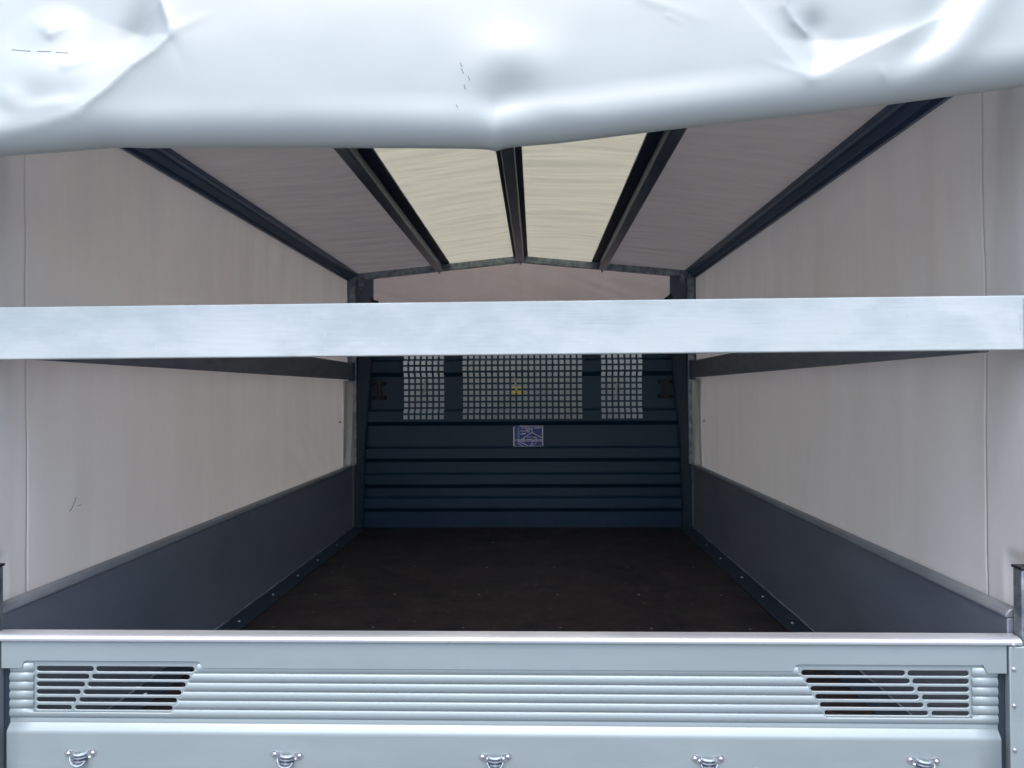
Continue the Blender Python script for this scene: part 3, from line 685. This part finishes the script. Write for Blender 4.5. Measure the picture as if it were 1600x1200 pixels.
def bulge(x, v):
    px, py = to_ab(x, v)
    h = 0.014*nz(x*1.6, v*2.5, 21)+0.004*nz(x*4, v*5, 4)+0.0007*nz(x*13, v*13, 7)
    # left pocket behind a sharp curved crease
    d, sg = seg_d(px, py, RA)
    if sg < 0:
        q = 1-math.exp(-d/22.0)
        h += -0.046*(1-math.exp(-d/60.0)) + 0.0045*math.exp(-d/7)
        h += q*(0.026*g2(px, py, 60, 110, 60, 42) - 0.022*g2(px, py, 208, 45, 22, 42, 0.45))
        h += q*0.016*max(0, 1-math.hypot((px-62)/70, (py-30)/52))**1.5      # small peak in the pocket
        h += q*0.012*g2(px, py, 18, 158, 26, 16, 0.5)+q*0.009*g2(px, py, 92, 168, 34, 10, -0.1)
    else:
        h += 0.0045*math.exp(-d/7) - 0.010*(1-math.exp(-d/50.0))
    # an arched ridge in the middle, hollow inside, its legs running down to a pinched point
    dd, _ = seg_d(px, py, [(770, 214), (757, 160), (766, 118), (794, 90), (832, 88), (862, 112), (878, 150), (892, 186)])
    h += 0.0028*math.exp(-(dd/34)**2)
    h += 0.0105*g2(px, py, 815, 94, 58, 36) - 0.0085*g2(px, py, 810, 154, 34, 28) - 0.008*g2(px, py, 790, 194, 22, 24)
    h += 0.006*g2(px, py, 900, 186, 44, 16, 0.2)
    for (ax, ay, bx, by, wd, am) in ((775, 228, 738, 196, 6, .0022), (775, 228, 758, 176, 5, -.0020), (775, 228, 800, 182, 5, .0024), (775, 228, 850, 206, 6, -.0016), (775, 228, 700, 222, 5, .0016),
            (1275, 124, 1200, 92, 6, .0018), (1275, 124, 1340, 110, 6, .0018), (1400, 154, 1440, 118, 6, .0020), (1400, 154, 1352, 138, 5, -.0018), (1060, 20, 1085, 34, 4, .0012),
            (1020, -10, 1120, 30, 9, .0016), (272, 52, 330, 20, 9, .0022), (272, 52, 300, 110, 9, -.0020), (150, 228, 196, 222, 5, -.0030), (66, 44, 20, 8, 7, .0020), (66, 44, 118, 6, 7, .0020), (180, 74, 235, 30, 6, -.0030), (100, 100, 178, 74, 8, .0020), (420, 180, 470, 168, 12, -.0012)):
        q, _ = seg_d(px, py, [(ax, ay), (bx, by)]); tt = math.hypot(px-ax, py-ay)/math.hypot(bx-ax, by-ay)
        h += am*math.exp(-(q/wd)**2)*max(0.0, 1-0.8*tt)
    r = math.hypot(px-775, py-226); a = math.atan2(226-py, px-775)
    h += 0.013*math.exp(-r/26)*(0.25+0.75*abs(math.cos(1.7*(a-1.45))))
    # right: diamond pocket
    t = (126-py); wl = 0.80*t; wr = 1.95*t
    if t > 0:
        dx = px-1275
        ed = min((dx+wl)/1.28, (wr-dx)/2.2)
        if ed > 0: h += -0.021*(1-math.exp(-ed/20.0))*math.exp(-max(0, t-70)/60)
    h += 0.007*math.exp(-math.hypot(px-1275, (py-126)*0.9)/16)
    dd, _ = seg_d(px, py, [(1238, -40), (1240, 5), (1252, 28), (1272, 46)]); h += 0.010*math.exp(-dd/9)
    h += -0.012*g2(px, py, 1286, 38, 14, 18)
    dd, _ = seg_d(px, py, [(1382, 112), (1400, 154)]); h += 0.010*math.exp(-dd/6.5)*sm((py-95)/30)
    dd, _ = seg_d(px, py, [(1400, 154), (1450, 70), (1520, -60)]); h += -0.014*math.exp(-(dd/34)**2)
    dd, _ = seg_d(px, py, [(1420, 150), (1500, 70), (1570, -40)]); h += 0.012*math.exp(-(dd/30)**2)
    return h
R0 = 0.060       # height of the rolled lower edge
RH = 0.042       # and its depth
bm = bmesh.new()
us = lin(-1.32, 1.30, 640)
front = lin(0, 1, 130)
def flap_pt(x, k):
    zb = lerp_tab(BT, x)
    # k in 0..1 front face from top to the start of the roll; 1..2 round under; 2..3 back up inside
    if k <= 1:
        v = 1.02 + (zb+R0-1.02)*k
        y = 1.335 + 0.42*(v-zb-R0)**2
        damp = 1
        y -= 0.85*bulge(x, v)*sm((v-zb)/0.09)
        return (x, y, Z(v))
    if k <= 2:
        a = (k-1)*math.pi; v = zb+R0-R0*math.sin(a)
        y = 1.335+RH*(1-math.cos(a)); y -= 0.85*bulge(x, v)*sm((v-zb)/0.09)*(1-(k-1))
        return (x, y, Z(v))
    t = k-2
    return (x, 1.335+RH*2+0.11*t, Z(zb+R0+(0.96-zb-R0)*t))
ks = [i/130 for i in range(130)] + [1+i/22 for i in range(22)] + [2+i/16 for i in range(17)]
grid(bm, flap_pt, us, ks)
fp = obj('rear_flap', bm, 'vinyl', tp, smooth=180, label='crumpled glossy white flap gathered along the top of the opening')
solid(fp, 0.0012, 0)
# pen line and scuffs on the flap
def onflap(px, py, off=0.0008):
    x = to_x(px); v = to_v(px, py); zb = lerp_tab(BT, x); k = (1.02-v)/(1.02-zb-R0)
    p = flap_pt(x, k); return (p[0], p[1]-off, p[2])
for pts in ([(0, 65), (15, 68), (30, 70), (36, 71)], [(48, 72), (62, 73), (72, 73.5)], [(80, 74), (88, 75), (100, 75.5)], [(735, 99), (738, 105)], [(737, 108), (740, 116)], [(748, 120), (750, 127)], [(741, 133), (743, 140)], [(729, 165), (731, 171)]):
    bm = bmesh.new(); tube(bm, [onflap(*p) for p in pts], 0.0007, 5); obj('pen_mark', bm, 'pen', fp)
